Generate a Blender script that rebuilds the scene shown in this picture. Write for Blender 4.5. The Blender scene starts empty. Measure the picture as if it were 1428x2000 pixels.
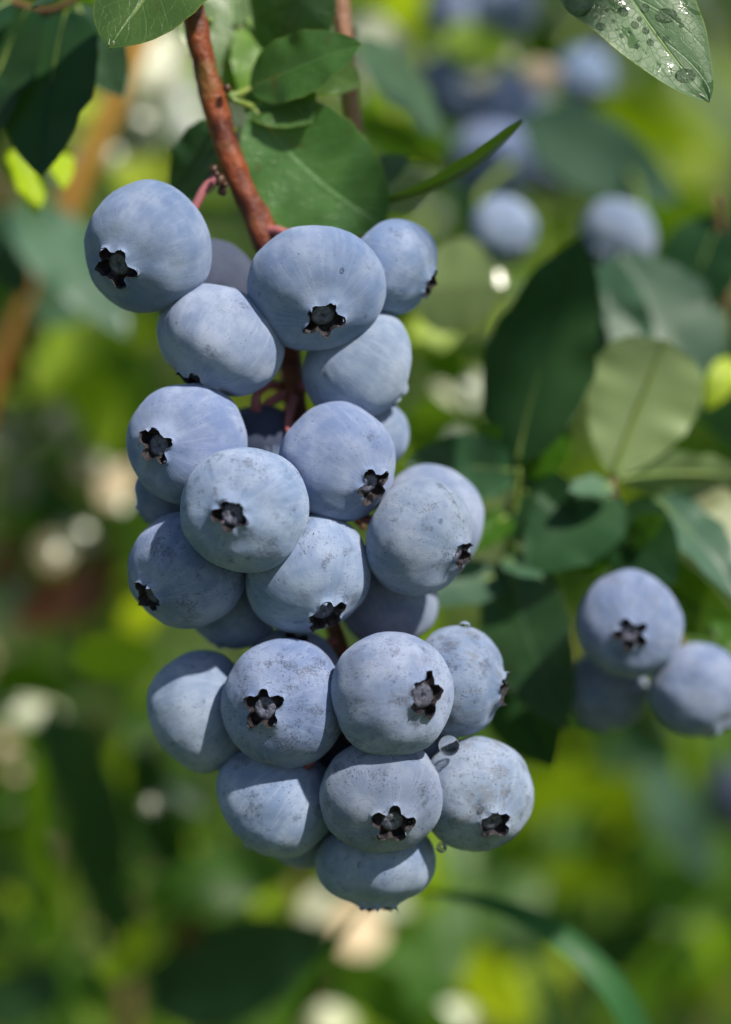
import bpy, bmesh, math, random
import numpy as np
from mathutils import Vector, Matrix, Quaternion, noise as mnoise

# ------------------------------------------------------------------ camera
R = math.radians
scene = bpy.context.scene
COL = scene.collection
D0 = 0.364                      # metres from the lens to the middle of the fruit
PITCH = R(8)
FWD = Vector((0, math.cos(PITCH), -math.sin(PITCH)))
UP = Vector((0, math.sin(PITCH), math.cos(PITCH)))
RT = Vector((1, 0, 0))
CENTRE = Vector((0, 0, 0.85))
CAM = CENTRE - FWD * D0
PXM = 0.36 / 2000               # metres per photo pixel per metre of distance

cam_data = bpy.data.cameras.new('camera')
cam = bpy.data.objects.new('camera', cam_data)
COL.objects.link(cam)
cam.location = CAM
cam.rotation_euler = (math.pi / 2 - PITCH, 0, 0)
cam_data.sensor_fit = 'VERTICAL'
cam_data.sensor_height = 36
cam_data.sensor_width = 36
cam_data.lens = 100
cam_data.clip_start = 0.02
cam_data.clip_end = 400
cam_data.dof.use_dof = True
cam_data.dof.focus_distance = D0 - 0.0045
cam_data.dof.aperture_fstop = 7.0
cam_data.dof.aperture_blades = 0
scene.camera = cam

# ------------------------------------------------------------------ light
SUN = Vector((0.46, -0.50, 0.78)).normalized()      # direction towards the sun
world = bpy.data.worlds.new('World')
scene.world = world
world.use_nodes = True
wn = world.node_tree.nodes
sky = wn.new('ShaderNodeTexSky')
sky.sky_type = 'NISHITA'
sky.sun_disc = False
sky.sun_elevation = math.asin(SUN.z)
sky.sun_rotation = math.atan2(SUN.x, SUN.y)
world.node_tree.links.new(sky.outputs[0], wn['Background'].inputs[0])
wn['Background'].inputs[1].default_value = 0.078
sun_data = bpy.data.lights.new('sun', 'SUN')
sun_data.energy = 5.0
sun_data.angle = R(1.4)
sun_data.color = (1.0, 0.94, 0.84)
sun = bpy.data.objects.new('sun', sun_data)
sun.rotation_euler = SUN.to_track_quat('Z', 'Y').to_euler()
sun.location = (2, -2, 4)
COL.objects.link(sun)
vs = scene.view_settings
vs.view_transform = 'Standard'
vs.look = 'None'
vs.exposure = 0.20
vs.gamma = 1.0
vs.use_curve_mapping = False
scene.render.engine = 'CYCLES'
scene.cycles.use_denoising = True
scene.cycles.max_bounces = 6
scene.cycles.diffuse_bounces = 3
scene.cycles.use_adaptive_sampling = True
scene.cycles.adaptive_threshold = 0.02
scene.cycles.transmission_bounces = 8
scene.cycles.sample_clamp_indirect = 6
scene.cycles.sample_clamp_direct = 0
scene.cycles.caustics_refractive = True
scene.cycles.caustics_reflective = False

# ------------------------------------------------------------------ helpers
def P(px, py, dz=0.0):
    """photo pixel at dz millimetres behind the fruit plane -> world point"""
    d = D0 + dz / 1000
    return CAM + FWD * d + RT * ((px - 714) * PXM * d) + UP * ((1000 - py) * PXM * d)

def px_at(dz=0.0):
    return PXM * (D0 + dz / 1000)

def cv(x, y, z):
    """vector given as right, up, towards the camera"""
    return RT * x + UP * y - FWD * z

def tag(o, label, cat, group=None):
    o['label'] = label
    o['category'] = cat
    if group:
        o['group'] = group
    return o

def empty(name, loc):
    o = bpy.data.objects.new(name, None)
    o.empty_display_size = 0.005
    o.location = loc
    COL.objects.link(o)
    return o

def mesh_obj(name, verts, faces, mats, parent=None, smooth=True, uvs=None, mat_idx=None, origin=None):
    me = bpy.data.meshes.new(name)
    if origin is not None:
        verts = [(v[0] - origin[0], v[1] - origin[1], v[2] - origin[2]) for v in verts]
    me.from_pydata([tuple(v) for v in verts], [], faces)
    if smooth:
        me.polygons.foreach_set('use_smooth', [True] * len(me.polygons))
    for m in (mats if isinstance(mats, (list, tuple)) else [mats]):
        me.materials.append(m)
    if mat_idx is not None:
        me.polygons.foreach_set('material_index', mat_idx)
    if uvs is not None:
        ul = me.uv_layers.new(name='UVMap')
        li = [l.vertex_index for l in me.loops]
        ul.data.foreach_set('uv', np.array([uvs[i] for i in li], dtype=np.float32).ravel())
    me.update()
    o = bpy.data.objects.new(name, me)
    COL.objects.link(o)
    if parent is not None:
        o.parent = parent
    return o

def catmull(pts, n):
    pts = [Vector(p) for p in pts]
    ext = [pts[0] * 2 - pts[1]] + pts + [pts[-1] * 2 - pts[-2]]
    out = []
    segs = len(pts) - 1
    for i in range(n):
        u = i / (n - 1) * segs
        k = min(int(u), segs - 1)
        t = u - k
        a, b, c, d = ext[k:k + 4]
        out.append(0.5 * ((2 * b) + (c - a) * t + (2 * a - 5 * b + 4 * c - d) * t * t + (3 * b - a - 3 * c + d) * t ** 3))
    return out

def tube_geo(pts, radii, sides=10, rough=0.0, seed=0, flat=1.0):
    """closed tube along pts, radii per point"""
    n = len(pts)
    verts, faces, uvs = [], [], []
    t0 = (pts[1] - pts[0]).normalized()
    nrm = t0.orthogonal().normalized()
    prev = t0
    for i in range(n):
        t = (pts[min(i + 1, n - 1)] - pts[max(i - 1, 0)]).normalized()
        nrm = prev.rotation_difference(t) @ nrm
        prev = t
        b = t.cross(nrm)
        for k in range(sides):
            a = 2 * math.pi * k / sides
            r = radii[i]
            if rough:
                q = pts[i] * (0.55 / max(radii)) + nrm * math.cos(a) * 0.9 + b * math.sin(a) * 0.9 + Vector((seed, seed * 2.3, 0))
                r *= 1 + rough * mnoise.noise(q) + rough * 0.5 * mnoise.noise(q * 2.7)
            verts.append(pts[i] + nrm * (math.cos(a) * r) + b * (math.sin(a) * r * flat))
            uvs.append((i / (n - 1), k / sides))
    for i in range(n - 1):
        for k in range(sides):
            k2 = (k + 1) % sides
            faces.append((i * sides + k, i * sides + k2, (i + 1) * sides + k2, (i + 1) * sides + k))
    faces.append(tuple(range(sides))[::-1])
    faces.append(tuple(range((n - 1) * sides, n * sides)))
    return verts, faces, uvs

def interp(vals, n):
    x = np.linspace(0, 1, len(vals))
    return list(np.interp(np.linspace(0, 1, n), x, vals))

# ------------------------------------------------------------------ material helpers
class NT:
    def __init__(self, name):
        self.m = bpy.data.materials.new(name)
        self.m.use_nodes = True
        self.t = self.m.node_tree
        self.bsdf = self.t.nodes['Principled BSDF']
        self.out = self.t.nodes['Material Output']
    def n(self, typ, **kw):
        nd = self.t.nodes.new('ShaderNode' + typ)
        for k, v in kw.items():
            setattr(nd, k, v)
        return nd
    def set(self, sock, v):
        if hasattr(v, 'is_output') or isinstance(v, bpy.types.NodeSocket):
            self.t.links.new(v, sock)
        else:
            if sock.type == 'RGBA' and len(v) == 3:
                v = (*v, 1)
            sock.default_value = v
    def math(self, op, a, b=0.0, c=None, clamp=False):
        nd = self.n('Math', operation=op, use_clamp=clamp)
        self.set(nd.inputs[0], a)
        self.set(nd.inputs[1], b)
        if c is not None:
            self.set(nd.inputs[2], c)
        return nd.outputs[0]
    def mix(self, fac, a, b, blend='MIX'):
        nd = self.n('Mix', data_type='RGBA', blend_type=blend)
        self.set(nd.inputs[0], fac)
        self.set(nd.inputs[6], a)
        self.set(nd.inputs[7], b)
        return nd.outputs[2]
    def noise(self, vec, scale, detail=3, rough=0.55, dist=0.0):
        nd = self.n('TexNoise')
        self.set(nd.inputs['Vector'], vec)
        nd.inputs['Scale'].default_value = scale
        nd.inputs['Detail'].default_value = detail
        nd.inputs['Roughness'].default_value = rough
        nd.inputs['Distortion'].default_value = dist
        return nd.outputs[0]
    def step(self, v, lo, hi, a=0.0, b=1.0):
        nd = self.n('MapRange', interpolation_type='SMOOTHSTEP')
        self.set(nd.inputs[0], v)
        self.set(nd.inputs[1], lo)
        self.set(nd.inputs[2], hi)
        self.set(nd.inputs[3], a)
        self.set(nd.inputs[4], b)
        return nd.outputs[0]
    def vmath(self, op, a, b):
        nd = self.n('VectorMath', operation=op)
        self.set(nd.inputs[0], a)
        self.set(nd.inputs[1], b)
        return nd.outputs[0]
    def bump(self, h, strength, dist, normal=None):
        nd = self.n('Bump')
        self.set(nd.inputs['Height'], h)
        nd.inputs['Strength'].default_value = strength
        nd.inputs['Distance'].default_value = dist
        if normal is not None:
            self.set(nd.inputs['Normal'], normal)
        return nd.outputs[0]
    def attr(self, name):
        nd = self.n('Attribute', attribute_type='OBJECT', attribute_name=name)
        return nd.outputs['Fac']

def skin_material():
    t = NT('blueberry_bloom')
    tc = t.n('TexCoord').outputs['Object']
    oi = t.n('ObjectInfo').outputs['Random']
    off = t.n('CombineXYZ')
    t.set(off.inputs[0], t.math('MULTIPLY', oi, 37.0))
    t.set(off.inputs[1], t.math('MULTIPLY', oi, 91.0))
    t.set(off.inputs[2], t.math('MULTIPLY', oi, 13.0))
    v = t.vmath('ADD', tc, off.outputs[0])
    wear = t.attr('wear')
    # meridian coordinates: streaks run from the calyx to the stalk
    sep = t.n('SeparateXYZ')
    t.set(sep.inputs[0], tc)
    ang = t.math('ARCTAN2', sep.outputs[1], sep.outputs[0])
    mer = t.n('CombineXYZ')
    t.set(mer.inputs[0], t.math('MULTIPLY', ang, 7.0))
    t.set(mer.inputs[1], t.math('MULTIPLY', sep.outputs[2], 1.3))
    t.set(mer.inputs[2], t.math('MULTIPLY', oi, 50.0))
    streak = t.noise(mer.outputs[0], 1.6, 3, 0.6)
    big = t.noise(v, 1.7, 2, 0.55)
    mid = t.noise(v, 6.0, 2, 0.6)
    fine = t.noise(v, 42.0, 1, 0.6)
    # thickness of the wax
    col = t.mix(t.step(big, 0.30, 0.72), (0.165, 0.222, 0.385), (0.285, 0.338, 0.490))
    col = t.mix(t.step(streak, 0.45, 0.75, 0.0, 0.34), col, (0.37, 0.42, 0.56))
    col = t.mix(t.step(mid, 0.48, 0.68, 0.0, 0.22), col, (0.115, 0.160, 0.285))
    # grazing wax
    # speckles: pores where the wax is missing
    spm = t.math('MULTIPLY', t.step(t.noise(v, 2.1, 3, 0.6), 0.36, 0.62), wear)
    stretched = t.n('Mapping')
    t.set(stretched.inputs[0], v)
    stretched.inputs['Scale'].default_value = (1.0, 1.0, 0.55)
    sp = t.noise(stretched.outputs[0], 27.0, 2, 0.8)
    spk = t.step(sp, t.math('SUBTRACT', 0.70, t.math('MULTIPLY', spm, 0.135)), t.math('SUBTRACT', 0.745, t.math('MULTIPLY', spm, 0.135)))
    col = t.mix(t.math('MULTIPLY', spk, 0.85), col, (0.05, 0.06, 0.10))
    # rubbed areas
    rub = t.noise(v, 2.6, 4, 0.72)
    rubm = t.step(rub, t.math('SUBTRACT', 0.655, t.math('MULTIPLY', wear, 0.155)), t.math('SUBTRACT', 0.75, t.math('MULTIPLY', wear, 0.13)))
    rubm = t.math('MULTIPLY', rubm, t.step(fine, 0.30, 0.62))
    col = t.mix(t.math('MULTIPLY', rubm, 0.74), col, (0.060, 0.072, 0.115))
    # scratches
    scm = t.n('Mapping')
    t.set(scm.inputs[0], v)
    scm.inputs['Rotation'].default_value = (0.5, 0.9, 0.3)
    scm.inputs['Scale'].default_value = (3.0, 26.0, 14.0)
    scr = t.noise(scm.outputs[0], 1.0, 2, 0.5, 0.6)
    scrm = t.math('MULTIPLY', t.step(scr, 0.62, 0.67), t.math('MULTIPLY', t.step(big, 0.42, 0.55), wear))
    col = t.mix(t.math('MULTIPLY', scrm, 0.55), col, (0.09, 0.11, 0.19))
    # warm dust film on some berries
    dust = t.step(t.noise(v, 3.3, 4, 0.7), 0.50, 0.66)
    col = t.mix(t.math('MULTIPLY', dust, t.math('MULTIPLY', t.attr('dust'), 0.6)), col, (0.17, 0.17, 0.19))
    # attribute-driven navy from the stalk end: bare skin, and shade painted into the colour
    bare_shade_mask = t.step(t.math('ADD', sep.outputs[2], t.math('MULTIPLY', t.math('SUBTRACT', mid, 0.5), 0.7)), t.math('SUBTRACT', t.attr('bare_shade'), 1.12), t.math('SUBTRACT', t.attr('bare_shade'), 1.0), 1.0, 0.0)
    col = t.mix(t.math('MULTIPLY', bare_shade_mask, 0.85), col, (0.020, 0.028, 0.065))
    hs = t.n('HueSaturation')
    t.set(hs.inputs['Hue'], t.step(t.math('FRACT', t.math('MULTIPLY', oi, 5.7)), 0, 1, 0.487, 0.500))
    t.set(hs.inputs['Saturation'], t.step(t.math('FRACT', t.math('MULTIPLY', oi, 11.3)), 0, 1, 0.86, 1.08))
    t.set(hs.inputs['Value'], t.step(t.math('FRACT', t.math('MULTIPLY', oi, 3.1)), 0, 1, 0.84, 1.08))
    t.set(hs.inputs['Color'], col)
    col = hs.outputs[0]
    b = t.bsdf
    t.set(b.inputs['Base Color'], col)
    t.set(b.inputs['Roughness'], t.step(rubm, 0, 1, 0.78, 0.5))
    b.inputs['Specular IOR Level'].default_value = 0.22
    b.inputs['Diffuse Roughness'].default_value = 0.45
    b.inputs['Sheen Weight'].default_value = 0.10
    b.inputs['Sheen Roughness'].default_value = 0.55
    b.inputs['Sheen Tint'].default_value = (0.75, 0.85, 1.0, 1)
    h = t.math('ADD', t.math('MULTIPLY', mid, 0.5), t.math('MULTIPLY', fine, 0.22))
    t.set(b.inputs['Normal'], t.bump(h, 0.35, 0.0003))
    return t.m

def calyx_material():
    t = NT('calyx_scar')
    tc = t.n('TexCoord').outputs['Object']
    sep = t.n('SeparateXYZ')
    t.set(sep.inputs[0], tc)
    r = t.math('SQRT', t.math('ADD', t.math('POWER', sep.outputs[0], 2.0), t.math('POWER', sep.outputs[1], 2.0)))
    nz = t.noise(tc, 16.0, 4, 0.65)
    disc = t.mix(t.step(nz, 0.35, 0.7), (0.070, 0.080, 0.125), (0.19, 0.19, 0.26))
    wall = t.mix(t.step(nz, 0.35, 0.7), (0.006, 0.006, 0.011), (0.034, 0.022, 0.026))
    col = t.mix(t.step(r, 0.150, 0.190), disc, wall)
    b = t.bsdf
    t.set(b.inputs['Base Color'], col)
    b.inputs['Roughness'].default_value = 0.5
    t.set(b.inputs['Normal'], t.bump(nz, 0.6, 0.0006))
    return t.m

def sepal_material():
    t = NT('sepal')
    tc = t.n('TexCoord').outputs['Object']
    nz = t.noise(tc, 14.0, 4, 0.7)
    col = t.mix(t.step(nz, 0.35, 0.7), (0.010, 0.011, 0.022), (0.050, 0.042, 0.058))
    t.set(t.bsdf.inputs['Base Color'], col)
    t.bsdf.inputs['Roughness'].default_value = 0.42
    return t.m

def bark_material(name, c1, c2, c3, scale=1.0, rough=0.42):
    t = NT(name)
    tc = t.n('TexCoord').outputs['Object']
    n1 = t.noise(tc, 260 * scale, 5, 0.65, 0.3)
    n2 = t.noise(tc, 900 * scale, 4, 0.7)
    n3 = t.noise(tc, 120 * scale, 3, 0.6)
    col = t.mix(t.step(n1, 0.36, 0.66), c1, c2)
    col = t.mix(t.step(n3, 0.54, 0.70, 0, 0.8), col, c3)
    col = t.mix(t.step(n2, 0.60, 0.74, 0, 0.75), col, (0.045, 0.018, 0.012))
    t.set(t.bsdf.inputs['Base Color'], col)
    t.bsdf.inputs['Roughness'].default_value = rough
    h = t.math('ADD', n1, t.math('MULTIPLY', n2, 0.5))
    t.set(t.bsdf.inputs['Normal'], t.bump(h, 0.9, 0.0008))
    return t.m

def plain_material(name, c1, c2, scale, rough=0.5, trans=0.0):
    t = NT(name)
    tc = t.n('TexCoord').outputs['Object']
    n1 = t.noise(tc, scale, 4, 0.6)
    col = t.mix(t.step(n1, 0.35, 0.68), c1, c2)
    t.set(t.bsdf.inputs['Base Color'], col)
    t.bsdf.inputs['Roughness'].default_value = rough
    return t.m

def leaf_material(name, top, top2, under, glow, trans=0.3, rough=0.38, wet=0.0, veins=True, spec=0.5, simple=False):
    t = NT(name)
    uv = t.n('UVMap').outputs[0]
    tc = t.n('TexCoord').outputs['Object']
    oi = t.n('ObjectInfo').outputs['Random']
    geo = t.n('NewGeometry')
    back = geo.outputs['Backfacing']
    n1 = t.noise(tc, 190 if not simple else 60, 3 if not simple else 1, 0.6)
    n2 = t.noise(tc, 1500, 2, 0.65)
    col = t.mix(t.step(n1, 0.3, 0.7), top, top2)
    und = t.mix(t.step(n1, 0.3, 0.7), under, tuple(c * 0.8 for c in under))
    if veins:
        sep = t.n('SeparateXYZ')
        t.set(sep.inputs[0], uv)
        s = t.math('ABSOLUTE', t.math('SUBTRACT', sep.outputs[1], 0.5))
        along = t.math('ADD', sep.outputs[0], t.math('MULTIPLY', t.math('SUBTRACT', t.noise(tc, 90, 1), 0.5), 0.03))
        w = t.math('SUBTRACT', along, t.math('MULTIPLY', t.math('POWER', s, 0.85), 0.42))
        side = t.math('GREATER_THAN', sep.outputs[1], 0.5)
        w = t.math('FRACT', t.math('ADD', t.math('MULTIPLY', w, 8.0), t.math('MULTIPLY', side, 0.45)))
        d = t.math('ABSOLUTE', t.math('SUBTRACT', w, 0.5))
        vein = t.step(d, 0.0, 0.07, 1.0, 0.0)
        vein = t.math('MULTIPLY', vein, t.step(s, 0.28, 0.48, 1.0, 0.0))
        midr = t.step(s, 0.006, 0.03, 1.0, 0.0)
        vn = t.math('MAXIMUM', t.math('MULTIPLY', vein, 0.45), midr)
        vo = t.n('TexVoronoi', feature='DISTANCE_TO_EDGE')
        t.set(vo.inputs['Vector'], tc)
        vo.inputs['Scale'].default_value = 900
        net = t.step(vo.outputs[0], 0.0, 0.06, 1.0, 0.0)
        col = t.mix(t.math('MULTIPLY', vn, 0.32), col, tuple(min(1, c * 2.4 + 0.03) for c in top2))
        col = t.mix(t.math('MULTIPLY', net, 0.10), col, tuple(min(1, c * 2.0 + 0.02) for c in top2))
        und = t.mix(t.math('MULTIPLY', vn, 0.5), und, tuple(min(1, c * 1.35 + 0.02) for c in under))
        edge = t.step(s, 0.475, 0.497)
        col = t.mix(t.math('MULTIPLY', edge, 0.6), col, (0.20, 0.26, 0.06))
    if veins:
        spot = t.math('MULTIPLY', t.step(t.noise(tc, 330, 3, 0.6), 0.66, 0.72), 0.7)
        col = t.mix(spot, col, (0.10, 0.055, 0.02))
    base = t.mix(back, col, und)
    # leaf-to-leaf variation
    hs = t.n('HueSaturation')
    t.set(hs.inputs['Hue'], t.step(oi, 0, 1, 0.485, 0.512))
    t.set(hs.inputs['Value'], t.step(t.math('FRACT', t.math('MULTIPLY', oi, 7.3)), 0, 1, 0.8, 1.2))
    t.set(hs.inputs['Color'], base)
    base = hs.outputs[0]
    b = t.bsdf
    rgh = t.step(n1, 0.3, 0.7, rough * 0.85, rough * 1.2)
    if wet > 0:
        film = t.step(t.noise(tc, 260, 3, 0.62, 0.8), 0.545, 0.575)
        base = t.mix(t.math('MULTIPLY', film, 0.55 * wet), base, t.mix(0.5, base, (0.02, 0.06, 0.015), 'MULTIPLY'))
        base = t.mix(t.math('MULTIPLY', t.math('SUBTRACT', 1.0, film), 0.08 * wet), base, (0.20, 0.27, 0.20))
        rgh = t.step(film, 0, 1, rough, 0.16)
    t.set(b.inputs['Base Color'], base)
    t.set(b.inputs['Roughness'], rgh)
    b.inputs['Specular IOR Level'].default_value = spec
    h = t.math('ADD', t.math('MULTIPLY', n2, 0.25), t.math('MULTIPLY', n1, 0.6))
    if veins:
        h = t.math('SUBTRACT', h, t.math('MULTIPLY', vn, 0.45))
        h = t.math('SUBTRACT', h, t.math('MULTIPLY', net, 0.10))
    if not simple:
        t.set(b.inputs['Normal'], t.bump(h, 0.55, 0.0004))
    tr = t.n('BsdfTranslucent')
    g2 = t.mix(0.35, glow, base) if not veins else t.mix(t.math('MULTIPLY', vn, 0.3), glow, tuple(c * 0.5 for c in glow))
    t.set(tr.inputs[0], g2)
    mx = t.n('MixShader')
    mx.inputs[0].default_value = trans
    t.t.links.new(b.outputs[0], mx.inputs[1])
    t.t.links.new(tr.outputs[0], mx.inputs[2])
    t.t.links.new(mx.outputs[0], t.out.inputs[0])
    return t.m

def water_material():
    t = NT('water')
    b = t.bsdf
    b.inputs['Base Color'].default_value = (1, 1, 1, 1)
    b.inputs['Roughness'].default_value = 0.02
    b.inputs['IOR'].default_value = 1.33
    b.inputs['Transmission Weight'].default_value = 1.0
    return t.m

M_skin = skin_material()
M_calyx = calyx_material()
M_sepal = sepal_material()
M_bark = bark_material('red_bark', (0.10, 0.020, 0.010), (0.27, 0.062, 0.018), (0.20, 0.11, 0.03))
M_bark_pale = bark_material('pale_bark', (0.27, 0.13, 0.08), (0.38, 0.20, 0.12), (0.30, 0.20, 0.11))
M_cane = bark_material('ochre_bark', (0.36, 0.20, 0.035), (0.50, 0.27, 0.05), (0.42, 0.15, 0.04), 0.4)
M_greenstem = plain_material('green_stem', (0.10, 0.17, 0.03), (0.20, 0.26, 0.05), 120)
M_brownstem = plain_material('brown_stem', (0.14, 0.065, 0.03), (0.22, 0.11, 0.05), 120)
M_pedicel = plain_material('pedicel_pink', (0.38, 0.10, 0.12), (0.50, 0.20, 0.20), 500, 0.45)
M_bud = plain_material('bud_scar', (0.03, 0.014, 0.010), (0.09, 0.04, 0.02), 900, 0.4)
M_water = water_material()
M_leaf = leaf_material('leaf_green', (0.050, 0.115, 0.030), (0.075, 0.160, 0.040), (0.17, 0.25, 0.11), (0.22, 0.42, 0.02), 0.30, 0.32)
M_leaf_wet = leaf_material('leaf_wet', (0.046, 0.100, 0.034), (0.066, 0.128, 0.050), (0.17, 0.25, 0.11), (0.20, 0.40, 0.02), 0.22, 0.48, wet=1.0)
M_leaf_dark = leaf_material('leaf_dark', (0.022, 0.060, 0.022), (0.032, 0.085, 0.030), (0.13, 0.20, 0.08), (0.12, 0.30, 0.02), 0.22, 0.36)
M_leaf_pale = leaf_material('leaf_pale', (0.13, 0.20, 0.09), (0.17, 0.25, 0.12), (0.20, 0.28, 0.12), (0.26, 0.40, 0.06), 0.25, 0.45)
M_leaf_grey = leaf_material('leaf_bluegreen', (0.060, 0.120, 0.070), (0.085, 0.160, 0.095), (0.17, 0.25, 0.13), (0.18, 0.36, 0.04), 0.22, 0.40)
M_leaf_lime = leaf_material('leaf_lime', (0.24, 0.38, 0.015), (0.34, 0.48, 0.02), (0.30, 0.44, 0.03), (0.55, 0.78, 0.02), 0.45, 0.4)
S = dict(veins=False, simple=True)
G = dict(veins=False, simple=True, spec=0.22)
B_green = leaf_material('back_leaf_green', (0.040, 0.108, 0.008), (0.066, 0.155, 0.010), (0.12, 0.22, 0.04), (0.30, 0.58, 0.004), 0.44, 0.40, **G)
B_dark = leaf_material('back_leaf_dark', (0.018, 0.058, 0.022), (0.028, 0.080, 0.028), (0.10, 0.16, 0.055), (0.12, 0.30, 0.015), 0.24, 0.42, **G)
B_pale = leaf_material('back_leaf_pale', (0.14, 0.21, 0.09), (0.18, 0.26, 0.12), (0.25, 0.36, 0.15), (0.26, 0.42, 0.05), 0.20, 0.40, **S)
B_grey = leaf_material('back_leaf_bluegreen', (0.050, 0.110, 0.065), (0.075, 0.150, 0.090), (0.16, 0.25, 0.12), (0.16, 0.36, 0.04), 0.22, 0.42, **S)
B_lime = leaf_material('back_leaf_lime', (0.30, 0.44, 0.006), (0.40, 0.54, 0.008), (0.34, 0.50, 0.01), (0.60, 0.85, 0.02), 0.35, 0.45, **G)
B_dry = leaf_material('back_leaf_dry', (0.48, 0.36, 0.20), (0.62, 0.50, 0.31), (0.5, 0.38, 0.2), (0.5, 0.35, 0.15), 0.15, 0.5, **S)
B_brown = leaf_material('back_leaf_brown', (0.12, 0.055, 0.02), (0.18, 0.09, 0.03), (0.2, 0.11, 0.05), (0.25, 0.10, 0.02), 0.2, 0.5, **S)
B_blade = leaf_material('back_grass', (0.030, 0.105, 0.030), (0.045, 0.145, 0.042), (0.05, 0.15, 0.045), (0.15, 0.45, 0.05), 0.25, 0.42, **G)
B_wet_glint = leaf_material('back_leaf_wet_glint', (0.26, 0.29, 0.15), (0.32, 0.35, 0.19), (0.18, 0.26, 0.10), (0.26, 0.42, 0.05), 0.12, 0.40, **S)  # wet leaf with the cream sun glint painted into its pale base colour
B_spark = leaf_material('back_leaf_glossy', (0.20, 0.24, 0.10), (0.26, 0.30, 0.14), (0.18, 0.26, 0.10), (0.26, 0.42, 0.05), 0.12, 0.27, **S)
M_leaf_young = leaf_material('leaf_young', (0.09, 0.19, 0.015), (0.13, 0.25, 0.02), (0.22, 0.36, 0.05), (0.35, 0.60, 0.02), 0.40, 0.42)
M_leaf_dry = leaf_material('leaf_dry', (0.52, 0.38, 0.20), (0.62, 0.48, 0.28), (0.5, 0.38, 0.2), (0.5, 0.35, 0.15), 0.15, 0.6)

# ------------------------------------------------------------------ leaf geometry
def leaf_profile(t, a=0.62, b=0.85):
    m = (a / (a + b)) ** a * (b / (a + b)) ** b
    return (max(t, 0) ** a) * (max(1 - t, 0) ** b) / m

def leaf_grid(B, T, width, nrm, arc=0.06, fold=0.10, wave=0.02, seed=0, nu=22, nv=10, pa=0.62, pb=0.85, sway=0.0, curl=0.0):
    """blade between base B and tip T; nrm is the upper face; returns verts, faces, uvs, rib points"""
    rng = random.Random(seed)
    d = (T - B)
    L = d.length
    d = d / L
    n = (nrm - d * nrm.dot(d)).normalized()
    s = d.cross(n).normalized()
    ph = rng.uniform(0, 6.28)
    verts, faces, uvs, rib = [], [], [], []
    for i in range(nu + 1):
        t = i / nu
        hw = width * 0.5 * max(leaf_profile(t, pa, pb), 0.012)
        c = B + d * (L * t) + n * (L * arc * 4 * t * (1 - t)) + s * (L * sway * 4 * t * (1 - t))
        rib.append((c.copy(), n, hw))
        for j in range(nv + 1):
            v = j / nv * 2 - 1
            off = s * (v * hw) + n * (fold * abs(v) * hw + curl * v * v * hw)
            wv = wave * L * (abs(v) ** 1.5) * (math.sin(t * 17 + ph + (0 if v > 0 else 2.1)) + 0.5 * math.sin(t * 31 + ph * 2 + (1.3 if v > 0 else 0)))
            wv *= 4 * t * (1 - t)
            edge = 1 + 0.018 * abs(v) * math.sin(t * 46 + ph * 3 + (1 if v > 0 else 0))
            q = c + off * edge + n * wv
            q += n * (0.010 * L * mnoise.noise(Vector((t * 4 + seed, v * 2, seed * 0.7))))
            verts.append(q)
            uvs.append((t, (v + 1) / 2))
    for i in range(nu):
        for j in range(nv):
            k = i * (nv + 1) + j
            faces.append((k, k + 1, k + nv + 2, k + nv + 1))
    return verts, faces, uvs, rib

def add_leaf(parent, B, T, width, nrm, mat, seed=0, petiole_from=None, rib_mat=None, name='leaf', rib_r=0.00035, **kw):
    o = parent.location if parent is not None else Vector((0, 0, 0))
    v, f, u, rib = leaf_grid(B, T, width, nrm, seed=seed, **kw)
    lf = mesh_obj(name, v, f, mat, parent, uvs=u, origin=o)
    if rib_mat is not None:
        pts = [r[0] - r[1] * (rib_r * 0.95) for r in rib]
        if petiole_from is not None:
            pts = [petiole_from, petiole_from.lerp(B, 0.5) - rib[0][1] * 0.0004] + pts
        rad = interp([rib_r * 1.5, rib_r, rib_r * 0.75, rib_r * 0.3], len(pts))
        tv, tf, tu = tube_geo(pts, rad, 6)
        mesh_obj('midrib', tv, tf, rib_mat, lf, origin=o)
    return lf

# ------------------------------------------------------------------ ground and far foliage
def ground():
    t = NT('soil')
    tc = t.n('TexCoord').outputs['Object']
    n1 = t.noise(tc, 3.0, 5, 0.6)
    n2 = t.noise(tc, 40.0, 4, 0.65)
    col = t.mix(t.step(n1, 0.4, 0.6), (0.050, 0.070, 0.015), (0.055, 0.105, 0.010))
    col = t.mix(t.step(n2, 0.5, 0.7), col, (0.14, 0.12, 0.05))
    t.set(t.bsdf.inputs['Base Color'], col)
    t.bsdf.inputs['Roughness'].default_value = 0.9
    t.set(t.bsdf.inputs['Normal'], t.bump(n2, 0.6, 0.02))
    n = 40
    verts = []
    for i in range(n + 1):
        for j in range(n + 1):
            x = -60 + 120 * i / n
            y = -60 + 120 * j / n
            verts.append((x, y, 0.05 * mnoise.noise(Vector((x * 0.3, y * 0.3, 0)))))
    faces = [(i * (n + 1) + j, (i + 1) * (n + 1) + j, (i + 1) * (n + 1) + j + 1, i * (n + 1) + j + 1) for i in range(n) for j in range(n)]
    o = mesh_obj('ground', verts, faces, t.m)
    o['kind'] = 'structure'
    o['label'] = 'brown and green soil under the bushes'
    return o

ground()

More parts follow.
